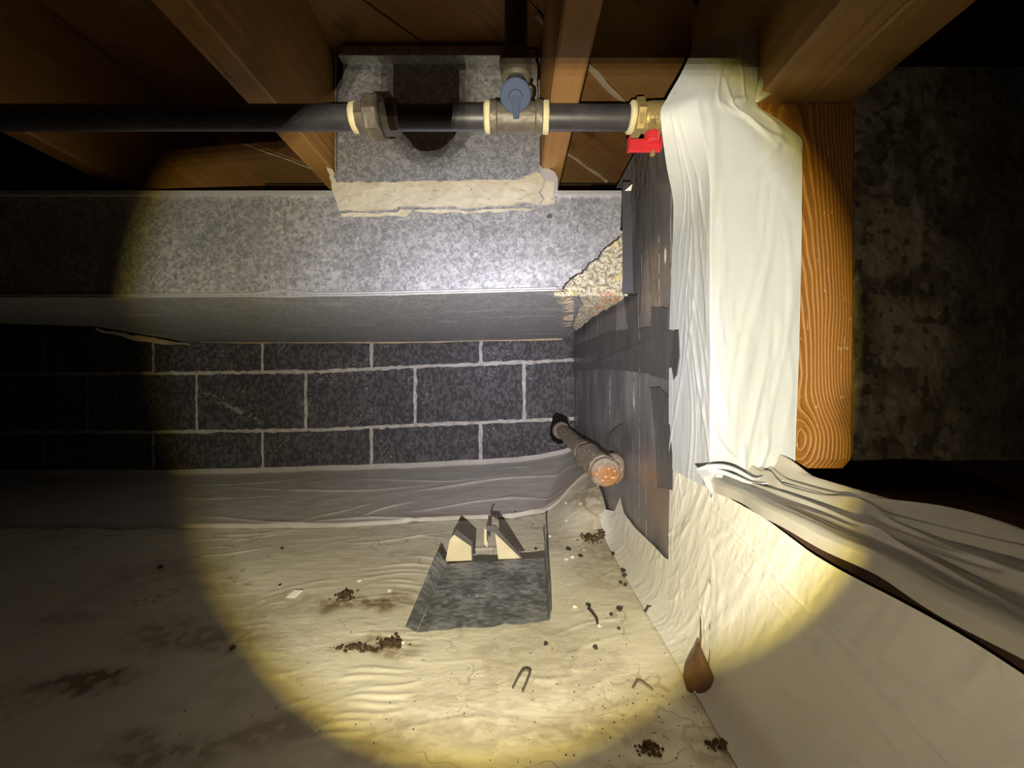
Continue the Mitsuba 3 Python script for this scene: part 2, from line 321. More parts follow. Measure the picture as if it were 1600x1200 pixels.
def rod(p, q, r, n=32, r2=None, ch=.0006):
    p, q = np.array(p, float), np.array(q, float); L = np.linalg.norm(q - p); r2 = r if r2 is None else r2
    return lathe(p, q - p, [(0, r - ch), (ch, r), (L - ch, r2), (L, r2 - ch)], n)
def tube(pts, r, n=8):
    """tube along a polyline (h coordinates); r a number or a list"""
    P = np.array(pts, float) + [0, 0, H]; m = len(P)
    R = np.broadcast_to(r, m)
    V = []
    d0, a, b = ring_frame(P[1] - P[0])
    for i in range(m):
        t = P[min(i + 1, m - 1)] - P[max(i - 1, 0)]; t /= np.linalg.norm(t)
        a = a - t * (a @ t); a /= np.linalg.norm(a); b = np.cross(t, a)
        ang = np.arange(n) * 2 * np.pi / n
        V.append(P[i] + R[i] * (np.cos(ang)[:, None] * a + np.sin(ang)[:, None] * b))
    V = np.concatenate(V); F = []
    for i in range(m - 1):
        for j in range(n):
            k = (j + 1) % n
            F += [[i * n + j, i * n + k, (i + 1) * n + k], [i * n + j, (i + 1) * n + k, (i + 1) * n + j]]
    V = np.vstack([V, P[0], P[-1]])
    for j in range(n):
        k = (j + 1) % n
        F += [[len(V) - 2, k, j], [len(V) - 1, (m - 1) * n + j, (m - 1) * n + k]]
    return trimesh.Trimesh(V, np.array(F), process=False)
def prism(poly, fn, t):
    """extrude a shapely polygon (u, v) by t; fn maps (u, v, w) arrays to x, y, h"""
    m = trimesh.creation.extrude_polygon(poly, t)
    x, y, h = fn(*m.vertices.T)
    m.vertices = np.stack([x, y, np.asarray(h) + H], 1)
    m.fix_normals()
    return m
def jag(pts, step, amp, seed):
    """polygon with ragged edges"""
    rng = np.random.default_rng(seed); out = []; n = len(pts)
    for i in range(n):
        a, b = np.array(pts[i], float), np.array(pts[(i + 1) % n], float)
        k = max(1, int(np.linalg.norm(b - a) / step))
        for j in range(k):
            q = a + (b - a) * j / k
            out.append(q + (rng.normal(0, amp, 2) if j else rng.normal(0, amp * .5, 2)))
    pg = Polygon(out)
    return pg if pg.is_valid else pg.buffer(0)
def grid(P):
    """(n, m, 3) points (world z) as a quad mesh"""
    n, m = P.shape[:2]
    i = np.arange(n * m).reshape(n, m)
    f = np.stack([i[:-1, :-1], i[1:, :-1], i[1:, 1:], i[:-1, 1:]], -1).reshape(-1, 4)
    return (P.reshape(-1, 3), f)
def ss(a, b, x):
    t = np.clip((x - a) / (b - a), 0, 1); return t * t * (3 - 2 * t)
def ridges(U, V, items):
    """sum of soft creases: (u, v, half length, half width, angle in degrees, height)"""
    Z = np.zeros_like(U)
    for u0, v0, L, w, ang, amp in items:
        c, s = math.cos(math.radians(ang)), math.sin(math.radians(ang))
        sel = (np.abs(U - u0) < L * 1.3 + 4 * w) & (np.abs(V - v0) < L * 1.3 + 4 * w)
        du, dv = U[sel] - u0, V[sel] - v0
        a = (du * c + dv * s) / L
        b = (-du * s + dv * c + .12 * L * np.sin(2.2 * a + u0 * 40)) / w
        Z[sel] += amp * np.exp(-b * b) * np.clip(1 - a * a, 0, 1)
    return Z

# ------------------------------------------------------------------ floor and its plastic sheets
def hump(x, y):
    top = np.interp(x, [-1.3, -.55, -.2, .1, .23], [.0, .016, .03, .055, .082])
    return np.maximum(top * ss(.98, 1.43, y), .085 * ss(.07, .23, x) * ss(.80, 1.0, y))
def zf(x, y):
    x, y = np.asarray(x, float), np.asarray(y, float)
    p = np.stack([x * 5, y * 5, 0 * x], -1)
    return hump(x, y) + (meshkit.fbm(p, 3, 4) - .5) * .010
put('floor', bx(-2.6, .5, -.6, 1.5, -.42, -.37), 'soil_mat', kind='structure', label='crawl space ground under the plastic sheets')

rng = np.random.default_rng(11)
W = []
for i in range(9):                                       # pleats by the lower middle of the beam
    W.append((-.155 + rng.uniform(-.02, .02), .365 + i * .0125, rng.uniform(.03, .055), .0032, rng.uniform(4, 16), .0014))
for i in range(6):
    W.append((-.15 + rng.uniform(-.02, .02), .49 + i * .009, rng.uniform(.02, .035), .0028, rng.uniform(-6, 10), .0010))
for i in range(7):
    W.append((-.19 + rng.uniform(-.03, .03), .60 + i * .018, rng.uniform(.04, .08), .004, rng.uniform(-6, 12), .0013))
for i in range(8):
    W.append((rng.uniform(-.75, .0), rng.uniform(.72, .93), rng.uniform(.06, .16), .005, rng.uniform(-7, 12), .002))
for i in range(110):
    W.append((rng.uniform(-1.1, .2), rng.uniform(.3, 1.0), rng.uniform(.02, .10), rng.uniform(.0018, .005), rng.uniform(-12, 28), rng.uniform(.0003, .0011)))
for i in range(14):
    W.append((rng.uniform(.02, .2), rng.uniform(.34, .8), rng.uniform(.03, .09), rng.uniform(.002, .004), rng.uniform(20, 75), rng.uniform(.0003, .0008)))
xs = np.concatenate([np.linspace(-2.2, -.75, 160)[:-1], np.linspace(-.75, .224, 400)])
ys = np.concatenate([np.linspace(-.5, .3, 60)[:-1], np.linspace(.3, 1.0, 330)[:-1], np.linspace(1.0, 1.43, 60)])
X, Y = np.meshgrid(xs, ys, indexing='ij')
Z = zf(X, Y) + ridges(X, Y, W) + .0012 * (meshkit.fbm(np.stack([X * 25, Y * 55, 0 * X], -1), 3, 9) - .5)
Zfloor = (xs, ys, Z)
put('floor_sheet', grid(np.stack([X, Y, Z], -1)), 'floor_sheet_mat', smooth=True, label='large off-white plastic sheet with brown dirt stains covering the crawl space floor', cat='plastic sheet')
def zs(x, y):
    i = np.clip(np.searchsorted(xs, x), 1, len(xs) - 1); j = np.clip(np.searchsorted(ys, y), 1, len(ys) - 1)
    return float(max(Z[i, j], Z[i - 1, j], Z[i, j - 1], Z[i - 1, j - 1]))

# grey strip of sheet along the block wall, over the front sheet
n, m = 420, 130
uX = np.linspace(-2.2, .222, n)
front = np.interp(uX, [-2.2, -.72, -.45, -.2, .0, .13, .222], [.90, .915, .925, .965, .985, 1.04, 1.11]) + .006 * (meshkit.noise(np.stack([uX * 14, 0 * uX, 0 * uX], -1)) - .5)
t = np.linspace(0, 1, m) ** 1.15
Xb = np.repeat(uX[:, None], m, 1); Yb = front[:, None] + (1.427 - front[:, None]) * t[None]
WB = [(-.62, .95, .20, .006, 2, .006), (-.35, .945, .2, .005, 4, .008), (-.1, .975, .22, .005, 6, .008), (.1, 1.03, .12, .005, 20, .006),
      (-.46, 1.02, .13, .005, 55, .005), (-.34, 1.03, .10, .005, 52, .007), (-.6, 1.22, .4, .006, 2, .007), (-.05, 1.21, .30, .006, 3, .009), (-.3, 1.28, .3, .005, 4, .006),
      (.02, 1.35, .06, .004, 0, .008), (-.9, 1.15, .3, .006, -3, .005), (-.9, 1.3, .3, .006, 4, .005), (-.05, 1.06, .25, .005, 6, .007)]
for i in range(50):
    WB.append((rng.uniform(-1.2, .2), rng.uniform(.95, 1.4), rng.uniform(.04, .16), rng.uniform(.003, .006), rng.uniform(-8, 16), rng.uniform(.0004, .0014)))
Zb = zf(Xb, Yb) + .010 + ridges(Xb, Yb, WB) * .6 + .003 * (meshkit.fbm(np.stack([Xb * 20, Yb * 30, 0 * Xb], -1), 3, 2) - .5)
Zb = Zb - .009 * (1 - ss(0, .012, t[None])) + .02 * ss(.975, 1.0, t[None])
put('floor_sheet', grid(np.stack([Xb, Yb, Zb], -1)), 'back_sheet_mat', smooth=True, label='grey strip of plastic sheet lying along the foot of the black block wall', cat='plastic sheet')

# ------------------------------------------------------------------ back wall of concrete blocks
YW = 1.43
def sag(x): return np.interp(x, [-2.3, -1.33, -.716, -.358, .23], [-.012, -.008, 0, .018, .042])
hole = jag([(.145 + .0, -.155), (.15, -.125), (.165, -.105), (.19, -.115), (.215, -.135), (.225, -.17), (.218, -.215), (.185, -.235), (.155, -.225), (.138, -.19)], .008, .0025, 5)
def wall_map(y0): return lambda u, v, w: (u + .012 * (v + .1) * 0 , y0 - w, v + sag(u))
mort = sbox(-2.3, -.42, .26, .32).difference(affinity.translate(hole, 0, -.042))
put('wall_back', prism(mort.segmentize(.06), lambda u, v, w: (u, YW + .05 - w, v + sag(u)), .05), 'mortar_mat', kind='structure', label='back wall of black concrete blocks with pale mortar joints')
put('dark_backing', bx(.1, .29, YW + .05, YW + .08, -.3, -.05), 'hole_shade_mat', parent='wall_back')  # near-black panel in place of the unlit depth behind the hole
seed = 0
for ci, (h0, h1, xoff) in enumerate([(.0406, .26, -.928), (-.1766, .0406, -1.172), (-.3938, -.1766, -.928)]):
    for k in range(-3, 6):
        x0, x1 = xoff + .4057 * k, xoff + .4057 * (k + 1)
        if x0 > .24 or x1 < -2.3: continue
        x0, x1 = max(x0, -2.29), min(x1, .238)
        seed += 1
        g = .0066
        pg = jag([(x0 + g, h0 + g), (x1 - g, h0 + g), (x1 - g, h1 - g), (x0 + g, h1 - g)], .016, .0016, seed)
        pg = pg.difference(affinity.translate(hole, 0, -.042))
        if pg.geom_type != 'Polygon': pg = max(pg.geoms, key=lambda q: q.area)
        put('block', prism(pg, lambda u, v, w: (u, YW - w * 1.0 + 1e-4, v + sag(u)), .005), 'block_mat', parent='wall_back')

# ------------------------------------------------------------------ black-coated side wall, its footing, the concrete wall on the right
def side_wall():
    yy, hh = np.linspace(.44, 1.425, 160), np.linspace(-.36, .43, 140)
    A, B = np.meshgrid(yy, hh, indexing='ij')
    d = .0016 * (meshkit.fbm(np.stack([A * 14, B * 5, 0 * A], -1), 3, 3) - .5) + ridges(A, B, [(.69, 0, .36, .004, 90, -.0012), (.80, 0, .36, .004, 90, -.0008), (.62, .1, .3, .004, 90, -.001), (1.0, 0, .4, .005, 90, -.001), (1.2, 0, .4, .005, 90, -.001)])
    q = np.stack([.2295 + np.clip(d, -.003, .003), A, B + H], -1)
    q[..., 2] = H - .36 + (B + .36) / .79 * (np.interp(A, [.44, .52, .64], [.30, .365, .43]) + .36)
    b_ = q.copy(); b_[..., 0] = .245
    n_, m_ = q.shape[:2]; idx = np.arange(n_ * m_).reshape(n_, m_)
    loop = np.concatenate([idx[:, 0], idx[-1, 1:], idx[-2::-1, -1], idx[0, -2:0:-1]]); nx = np.roll(loop, -1)
    g1, g2 = grid(q), grid(b_)
    return (np.vstack([g1[0], g2[0]]), np.vstack([g1[1], g2[1][:, ::-1] + n_ * m_, np.stack([loop, nx, nx + n_ * m_, loop + n_ * m_], 1)]))
put('wall_side', side_wall(), 'membrane_mat', smooth=40, kind='structure', label='side wall coated with glossy black membrane')
put('wall_footing', cat_(bx(.234, 1.6, -.5, .62, -.4, -.122, .004)), 'soil_mat', kind='structure', label='low earth ledge behind the white sheet')
def concrete():
    xx, hh = np.linspace(.385, 1.7, 160), np.linspace(-.125, .62, 110)
    A, B = np.meshgrid(xx, hh, indexing='ij')
    d = .012 * (meshkit.fbm(np.stack([A * 16, B * 16, 0 * A], -1), 4, 8) - .5)
    return cat_(grid(np.stack([A, .60 + d, B + H], -1)), bx(.4, 1.7, .612, .8, -.13, .62))
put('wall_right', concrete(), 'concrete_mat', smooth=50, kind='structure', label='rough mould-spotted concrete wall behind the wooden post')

# ------------------------------------------------------------------ subfloor boards (ceiling), joists, beam, rim
region = sbox(-2.3, -.5, 1.5, 1.11)
put('ceiling', bx(-2.3, 1.6, -.6, 1.2, .60, .62), 'rim_mat', kind='structure', label='underside of the floor of diagonal boards')
ib = 0
for k in range(-16, 6):
    c1, c0 = -.305 + .25 * k, -.305 + .25 * (k - 1)
    strip = Polygon([(c0 - 1, -1), (c1 - 1, -1), (c1 + 2, 2), (c0 + 2, 2)]).buffer(-.0018)
    pg = strip.intersection(sbox(-2.3, -.5, 1.5, 1.11))
    if pg.is_empty or pg.area < .002: continue
    ib += 1
    dz = .0015 * math.sin(ib * 2.3)
    put('board', prism(pg, lambda u, v, w: (u, v, .576 + dz + w), .019), 'board_mat' if ib % 3 else 'board_dark_mat', parent='ceiling')
for c, ya, yb, r in ((-.562, .60, .90, .0045), (-.828, .83, 1.10, .0035), (-1.573, .84, 1.06, .0022)):
    yy = np.linspace(ya, yb, 24)
    pts = [(y + c + .002 * math.sin(y * 90), y, .5745) for y in yy]
    put('glue_bead', tube(pts, [r * (.6 + .8 * meshkit.noise(np.array([y * 60, c, 0.]))) for y in yy], 6), 'bead_mat', parent='ceiling')
put('trim_1', bx(-2.3, .23, 1.112, 1.15, .335, .576, .002), 'rim_mat', kind='structure', label='dark rim board above the duct')
jl = [(-1.135, 'floor joist farthest to the left, hardly lit'), (-.729, 'second floor joist from the left, dark brown with its foot over the duct'),
      (-.329, 'brown floor joist along the left side of the metal riser box'), (.069, 'floor joist along the right side of the metal riser box, its lower edge lit orange')]
for x, lb in jl:
    k = thing('floor_joist', lb, 'joist')
    m_ = bx(x - .019, x + .019, -.6, 1.11, .366, .5755, .0025)
    scene[k] = ply(m_, 'joist_mat')
put('wooden_beam', cat_(bx(.279, .335, -.6, .60, .321, .57, .003), bx(.3352, .392, -.6, .60, .3205, .57, .003)), 'beam_mat', label='thick brown timber beam running overhead and resting on the post', cat='beam')

# ------------------------------------------------------------------ post and its white wrap
post = hull([(.248, .447, -.100), (.385, .447, -.100), (.396, .455, -.094), (.396, .56, -.1215), (.248, .56, -.1215), (.248, .44, -.09), (.388, .44, -.088), (.396, .446, -.08),
             (.248, .44, .318), (.390, .44, .318), (.396, .446, .318), (.396, .56, .318), (.248, .56, .318)])
post2 = bx(.248, .2765, .441, .56, .317, .392)
put('wooden_post', cat_(post, post2), 'post_mat', label='square wooden post with raised orange grain beside the white wrap', cat='post')

from scipy.interpolate import PchipInterpolator
rows = [ # h, rear (x, y), corner (x, y), right (x, y)
    (-.122, (.2245, .546), (.2255, .437), (.322, .4375)), (-.05, (.2240, .549), (.2255, .4365), (.3235, .4368)), (.05, (.2240, .548), (.2255, .4365), (.3265, .4365)), (.12, (.224, .543), (.2255, .4365), (.328, .4365)),
    (.20, (.2225, .532), (.2255, .4365), (.3285, .4365)), (.235, (.214, .51), (.2235, .4355), (.3285, .4365)), (.272, (.190, .475), (.216, .433), (.3285, .4365)), (.295, (.176, .452), (.209, .429), (.306, .4365)),
    (.312, (.1715, .445), (.206, .427), (.280, .434)), (.33, (.180, .446), (.211, .430), (.2785, .435)), (.36, (.197, .449), (.222, .435), (.2785, .4365)), (.395, (.213, .452), (.236, .437), (.2785, .4368))]
hk = np.array([r[0] for r in rows])
hv = np.linspace(hk[0], hk[-1], 300)
cols = [np.stack([PchipInterpolator(hk, [r[i][j] for r in rows])(hv) for j in (0, 1)], -1) for i in (1, 2, 3)]
nu = 170
u = np.linspace(0, 1, nu)
uc = .44
Pw = np.zeros((nu, len(hv), 3))
for a in range(nu):
    if u[a] < uc: s_ = u[a] / uc; q = cols[0] * (1 - s_) + cols[1] * s_
    else: s_ = (u[a] - uc) / (1 - uc); q = cols[1] * (1 - s_) + cols[2] * s_
    Pw[a, :, 0], Pw[a, :, 1], Pw[a, :, 2] = q[:, 0], q[:, 1], hv
U2, V2 = np.meshgrid(u * .21, hv, indexing='ij')        # metres around and up
R = []
rng = np.random.default_rng(3)
for i in range(16):
    R.append((rng.uniform(.01, .085), rng.uniform(-.1, .3), rng.uniform(.06, .2), rng.uniform(.0015, .003), 90 + rng.uniform(-5, 5), rng.uniform(.001, .0024)))
for i in range(9):
    R.append((rng.uniform(.10, .20), rng.uniform(-.1, .26), rng.uniform(.05, .2), rng.uniform(.003, .007), 90 + rng.uniform(-4, 4), rng.uniform(.0008, .0022)))
R += [(.118, .12, .26, .006, 92, .003), (.150, .05, .2, .006, 89, .0022), (.177, .05, .18, .005, 91, .002), (.112, -.07, .035, .003, 130, .004), (.14, -.09, .03, .004, 105, .004), (.165, -.085, .03, .004, 80, .004),
      (.165, .29, .045, .004, 150, .004), (.158, .305, .05, .0035, 128, .005), (.175, .27, .06, .005, 60, .004), (.172, .345, .035, .003, 115, .005), (.150, .355, .03, .003, 70, .004), (.185, .25, .05, .004, 45, .003),
      (.13, .34, .04, .004, 100, .004), (.168, .318, .02, .003, 20, .004)]
disp = ridges(U2, V2, R) * .5 + .0012 * (meshkit.fbm(np.stack([U2 * 30, V2 * 9, 0 * U2], -1), 3, 6) - .5)
wx = (1 - ss(uc - .06, uc + .06, u))[:, None]
Pw[..., 0] -= disp * wx; Pw[..., 1] -= disp * (1 - wx)
Pw[..., 2] += H
# the tie: gather the upper right edge towards the knot
kn = np.array([.2785, .437, H + .318])
g_ = np.exp(-((Pw - kn) ** 2).sum(-1) / .018 ** 2)[..., None]
Pw = Pw + (kn + [-.006, .002, 0] - Pw) * g_ * .35
wrap = thing('post_wrap', 'white plastic sheet wrapped around the upright post and tied at the top', 'plastic sheet')
put('sheet', grid(Pw), 'wrap_mat', parent=wrap, smooth=True)
put('knot', cat_(tube([(.274, .434, .316), (.280, .431, .321), (.287, .429, .324), (.2915, .43, .329)], [.002, .0045, .0035, .003], 8), tube([(.276, .433, .318), (.277, .430, .330), (.281, .432, .343)], [.003, .004, .002], 8)), 'wrap_mat', parent=wrap, smooth=True)

# ------------------------------------------------------------------ white sheet on the low side wall and the drape over its ledge
def side_sheet(y0, y1, ny, top, nv=120, x0=.2265, seed=1):
    yy = np.linspace(y0, y1, ny); s = np.linspace(0, 1, nv)
    A, S = np.meshgrid(yy, s, indexing='ij')
    h = np.asarray(top(A)) * S
    zz = h + zf(A * 0 + .215, A) + .002
    xw = x0 - .022 * np.exp(-h / .012)
    RR = []
    r = np.random.default_rng(seed)
    for i in range(36):
        RR.append((r.uniform(y0, y1), r.uniform(.0, .25), r.uniform(.03, .09), r.uniform(.0014, .003), r.uniform(118, 142), r.uniform(.0008, .0022)))
    for i in range(10):
        RR.append((r.uniform(.42, .56), r.uniform(.05, .25), r.uniform(.04, .1), r.uniform(.0015, .003), r.uniform(86, 100), r.uniform(.001, .002)))
    RR += [(.22, .176, .30, .0012, 0, .0030), (.24, .13, .25, .0012, 1, .0022), (.18, .205, .25, .0012, -1, .0024), (.30, .085, .16, .0015, 2, .002)]
    dd = ridges(A, h, RR) * .45 + .003 * (meshkit.fbm(np.stack([A * 14, h * 14, 0 * A], -1), 3, seed) - .5)
    return grid(np.stack([xw - dd, A, zz], -1))
ws = thing('wall_sheet', 'white plastic sheet running from the floor up the low side wall', 'plastic sheet')
put('sheet', cat_(side_sheet(-.4, .437, 260, lambda a: np.interp(a, [-.4, .15, .30, .36, .40, .44], [.215, .2165, .221, .2235, .227, .230]) + .002 * np.sin(a * 40)), side_sheet(.437, .553, 90, lambda a: .262 + 0 * a, seed=2)), 'side_sheet_mat', parent=ws, smooth=True)
put('skirt', side_sheet(.547, .90, 110, lambda a: np.interp(a, [.54, .56, .62, .70, .77, .80, .84, .90], [.10, .092, .088, .083, .085, .11, .06, .012]), x0=.2255, seed=4), 'side_sheet_mat', parent=ws, smooth=True)
def ledge():
    yy = np.linspace(-.3, .436, 220); s = np.linspace(0, 1, 110)
    A, S = np.meshgrid(yy, s, indexing='ij')
    xr = np.interp(A, [-.3, .1, .25, .31, .42, .5], [.345, .34, .33, .324, .318, .312])
    lip = .2165 + .004 * (meshkit.noise(np.stack([A * 30, 0 * A, 0 * A], -1)) - .5)
    Xl = lip + (xr - lip) * np.clip((S - .10) / .90, 0, 1) ** .9
    z = .2335 + .012 * ss(0, .14, S) - .006 * ss(.14, .5, S) + .014 * np.exp(-((S - .9) / .09) ** 2) - .008 * ss(.93, 1, S)
    z = z + .004 * (meshkit.noise(np.stack([A * 22, 0 * A, 0 * A + 4], -1)) - .5) * (1 - ss(0, .4, S))
    RR = [(.05, .36, .2, .0035, 90, .006), (.075, .30, .22, .004, 88, .007), (.10, .34, .2, .004, 91, .008), (.03, .32, .15, .003, 92, .005), (.06, .44, .06, .003, 80, .008), (.085, .45, .07, .003, 95, .008), (.04, .46, .05, .003, 100, .007),
          (.06, .1, .25, .005, 90, .006), (.09, .1, .25, .005, 90, .006)]
    z = z + ridges(Xl - .217, A, RR) + .012 * ss(.40, .46, A) * ss(.2, .5, S)
    return grid(np.stack([Xl, A, z], -1))
lg = thing('ledge_sheet', 'loose grey-white sheet lying in long folds on the ledge in front of the post', 'plastic sheet')
put('sheet', ledge(), 'ledge_sheet_mat', parent=lg, smooth=True)
def flap():
    n = 40
    a = np.linspace(0, 1, n)
    top = np.array([.2235, .436, -.0905]); left = np.array([.2035, .424, -.0965]); bot = np.array([.217, .415, -.131]); right = np.array([.236, .427, -.098])
    A, B = np.meshgrid(a, a, indexing='ij')
    e0 = top * (1 - A[..., None]) + left * A[..., None]
    e1 = right * (1 - A[..., None]) + bot * A[..., None]
    q = e0 * (1 - B[..., None]) + e1 * B[..., None]
    q[..., 1] -= .006 * np.sin(np.pi * B) * (.4 + A) + .002 * np.sin(B * 14 + A * 5)
    q[..., 2] += H
    return grid(q)
put('corner_flap', flap(), 'wrap_mat', parent=lg, smooth=True, label='white folded corner')
def bunch():
    pts = []
    parts = []
    for i, (z0, z1, x1, r) in enumerate([(-.094, -.100, .27, .0035), (-.101, -.106, .285, .003), (-.110, -.108, .30, .003), (-.117, -.118, .275, .0026)]):
        s = np.linspace(0, 1, 14)
        parts.append(tube([(.219 + (x1 - .219) * k, .427 - .02 * math.sin(2.4 * k) , z0 + (z1 - z0) * k + .004 * math.sin(k * 6 + i)) for k in s], r * (1 - .7 * s), 8))
    return cat_(*parts)
put('gathers', bunch(), 'wrap_mat', parent=lg, smooth=True)

# ------------------------------------------------------------------ air duct
YD, HT = .67, .331
def hb(x): return np.interp(x, [-1.8, -.7, -.27, .19], [.148, .148, .151, .163])
air = thing('air_duct', 'long galvanised rectangular air duct under the joists with a torn corner at its right end', 'duct')
low = [(x, float(hb(x))) for x in np.linspace(-1.8, .092, 40)]
fp = Polygon(low + [(.0885, .162), (.094, .172), (.101, .179), (.112, .1865), (.122, .191), (.128, .199), (.135, .2075), (.143, .212), (.150, .2175), (.156, .227), (.163, .235), (.172, .241), (.181, .247), (.188, .256), (.190, HT), (-1.8, HT)])
fp = jag(list(fp.exterior.coords)[:-1], .5, .0014, 2)
put('front_panel', prism(fp, lambda a, b, w: (a, YD + .0015 - w, b), .0015), 'galvanised_mat', parent=air)
bp = Polygon([(-1.8, .67), (.092, .67), (.104, .683), (.118, .70), (.131, .75), (.142, .79), (.150, .81), (.146, .85), (.156, .90), (.162, .97), (.172, 1.06), (.176, 1.12), (.196, 1.20), (.20, 1.427), (-1.19, 1.427), (-1.1, 1.02), (-1.8, .80)])
bp = jag(list(bp.segmentize(.2).exterior.coords)[:-1], .5, .001, 3).buffer(0)
bm = trimesh.creation.extrude_polygon(bp, .0015)
bv, bf = trimesh.remesh.subdivide_to_size(bm.vertices, bm.faces, .05)
bm = trimesh.Trimesh(np.stack([bv[:, 0], bv[:, 1], hb(bv[:, 0]) + bv[:, 2] + H], 1), bf, process=False)
put('bottom_panel', bm, 'galvanised_dull_mat', parent=air)
put('back_panel', bx(-1.8, .19, 1.10, 1.102, .30, HT), 'seam_mat', parent=air)
put('top_panel', bx(-1.8, .19, YD + .002, 1.11, HT - .002, HT), 'galvanised_dull_mat', parent=air)
put('top_flange', bx(-1.8, .190, YD - .006, YD + .004, HT - .0075, HT + .001, .001), 'seam_mat', parent=air)
sx = np.linspace(-1.8, .085, 90)
def lipz(x): return hb(x) + .0045 + .006 * math.exp(-((x + .40) / .03) ** 2)
seam = cat_(tube([(x, YD - .0022, lipz(x)) for x in sx], .0021, 8), tube([(x, YD - .001, hb(x) + .0005 - .0015 * math.exp(-((x + .40) / .035) ** 2)) for x in sx], .0016, 8))
put('bottom_seam', seam, 'seam_mat', parent=air, smooth=True)
put('vertical_seam', cat_(bx(-.438, -.418, YD - .0022, YD, .158, .322, .0005)), 'galvanised_mat', parent=air)
put('screw', lathe((.0655, YD - .0005, .2885), (0, -1, 0), [(0, .005), (.002, .0048), (.0035, .003)], 14), 'iron_mat', parent=air)
def insulation():
    A, B = np.meshgrid(np.linspace(.075, .205, 90), np.linspace(.153, .27, 80), indexing='ij')
    y = YD + .010 + .010 * (meshkit.fbm(np.stack([A * 70, B * 70, 0 * A], -1), 4, 3) - .5)
    g1 = grid(np.stack([A, y, B + H], -1))
    A, B = np.meshgrid(np.linspace(.075, .212, 80), np.linspace(.672, 1.25, 200), indexing='ij')
    h = hb(A) + .008 + .012 * (meshkit.fbm(np.stack([A * 80, B * 50, 0 * A], -1), 4, 5) - .5) - .010 * ss(.15, .2, A) * (1 - ss(.8, 1.0, B))
    return cat_(g1, grid(np.stack([A, B, h + H], -1)))
edge = [(.0885, .158), (.0885, .162), (.094, .172), (.101, .179), (.112, .1865), (.122, .191), (.128, .199), (.135, .2075), (.143, .212), (.150, .2175), (.156, .227), (.163, .235), (.172, .241), (.181, .247), (.188, .256)]
eq = []
for (x0, h0), (x1, h1) in zip(edge[:-1], edge[1:]):
    for q in (0, .34, .67): eq.append((x0 + (x1 - x0) * q, YD - .0005, h0 + (h1 - h0) * q))
eg = np.random.default_rng(21)
put('torn_edge_shade', tube([(x + eg.normal(0, .0009), y, h + eg.normal(0, .0009)) for x, y, h in eq], [eg.uniform(.0009, .0024) for _ in eq], 6), 'dark_bit_mat', parent=air, label='dark ragged line of painted shade along the torn corner')  # dark tube in place of the shadow at the panel thickness
put('back_edge', tube([(x, 1.420, float(hb(x)) - .001 + .004 * (meshkit.noise(np.array([x * 14, 0, 0.])) - .5)) for x in np.linspace(-1.15, .185, 60)], [.0025 + .004 * max(0, meshkit.noise(np.array([x * 9, 3, 0.])) - .45) for x in np.linspace(-1.15, .185, 60)], 6), 'strip_mat', parent=air, smooth=True)
put('insulation', insulation(), 'insulation_mat', parent=air, smooth=True, label='exposed rust-stained cream insulation')
rng = np.random.default_rng(8)
fib = []
for i in range(60):
    s = rng.uniform(0, 1); x0 = .092 + .075 * s; y0 = .675 + .42 * s ** 1.5
    fib.append(tube([(x0 + .006, y0, float(hb(x0)) + .001), (x0 - rng.uniform(.004, .018), y0 - rng.uniform(-.02, .03), float(hb(x0)) - rng.uniform(.001, .004)), (x0 - rng.uniform(.014, .03), y0 - rng.uniform(-.04, .05), float(hb(x0)) - rng.uniform(.0, .003))], [.0006, .0005, .0002], 5))
put('frayed_fibers', cat_(*fib), 'strip_mat', parent=air, kind='stuff')
def torn_strip():
    s = np.linspace(0, 1, 40); t_ = np.linspace(-1, 1, 9)
    S, Tt = np.meshgrid(s, t_, indexing='ij')
    wd = .022 * np.sin(np.pi * np.clip(S * .95 + .04, 0, 1)) ** .7
    n_ = meshkit.fbm(np.stack([S * 12, Tt * 3, 0 * S], -1), 3, 4) - .5
    Xs = -1.10 - .09 * S + Tt * wd * .3
    Ys = 1.02 + .40 * S + Tt * .004
    Hs = .140 - Tt * wd * .4 + .012 * n_ - .006 * np.sin(np.pi * S)
    return grid(np.stack([Xs, Ys, Hs + H], -1))
put('torn_strip', torn_strip(), 'strip_mat', parent=air, smooth=True, label='torn tan lining strip')

# riser box on the duct
rb = thing('riser_box', 'galvanised sheet metal riser box standing on the duct between two joists', 'duct box')
rf = Polygon([(-.305, .335), (-.301, .37), (-.300, .43), (-.299, .50), (-.291, .515), (-.291, .574), (.040, .574), (.044, .50), (.046, .43), (.048, .36), (.047, .335)])
put('front_panel', prism(rf, lambda a, b, w: (a, .665 - w, b), .002), 'galvanised_mat', parent=rb)
put('side_panel', bx(-.306, -.304, .665, .95, .334, .572), 'galvanised_mat', parent=rb)
put('side_panel', bx(.046, .048, .665, .95, .334, .572), 'galvanised_mat', parent=rb)
put('top_flange', cat_(bx(-.291, .006, .652, .664, .548, .572, .002), hull([(-.291, .645, .5475), (.006, .645, .5475), (-.291, .664, .5475), (.006, .664, .5475), (-.291, .645, .551), (.006, .645, .551), (-.291, .664, .551), (.006, .664, .551)])), 'galvanised_dull_mat', parent=rb)
put('flange_tab', prism(jag([(.046, .372), (.058, .368), (.074, .360), (.079, .35), (.079, .328), (.05, .328)], .02, .0008, 4), lambda a, b, w: (a, .660 - w, b), .0015), 'seam_mat', parent=rb)
put('strap', prism(Polygon([(.052, .345), (.079, .345), (.078, .282), (.072, .276), (.06, .276), (.053, .283)]), lambda a, b, w: (a, YD - .0015 - w, b), .0012), 'galvanised_mat', parent=rb)
def slab(pts, y, th, seed, step=.010, amp=.0012):
    pg = jag(pts, step, amp, seed)
    m_ = prism(pg, lambda a, b, w: (a, y - w, b), th)
    return m_
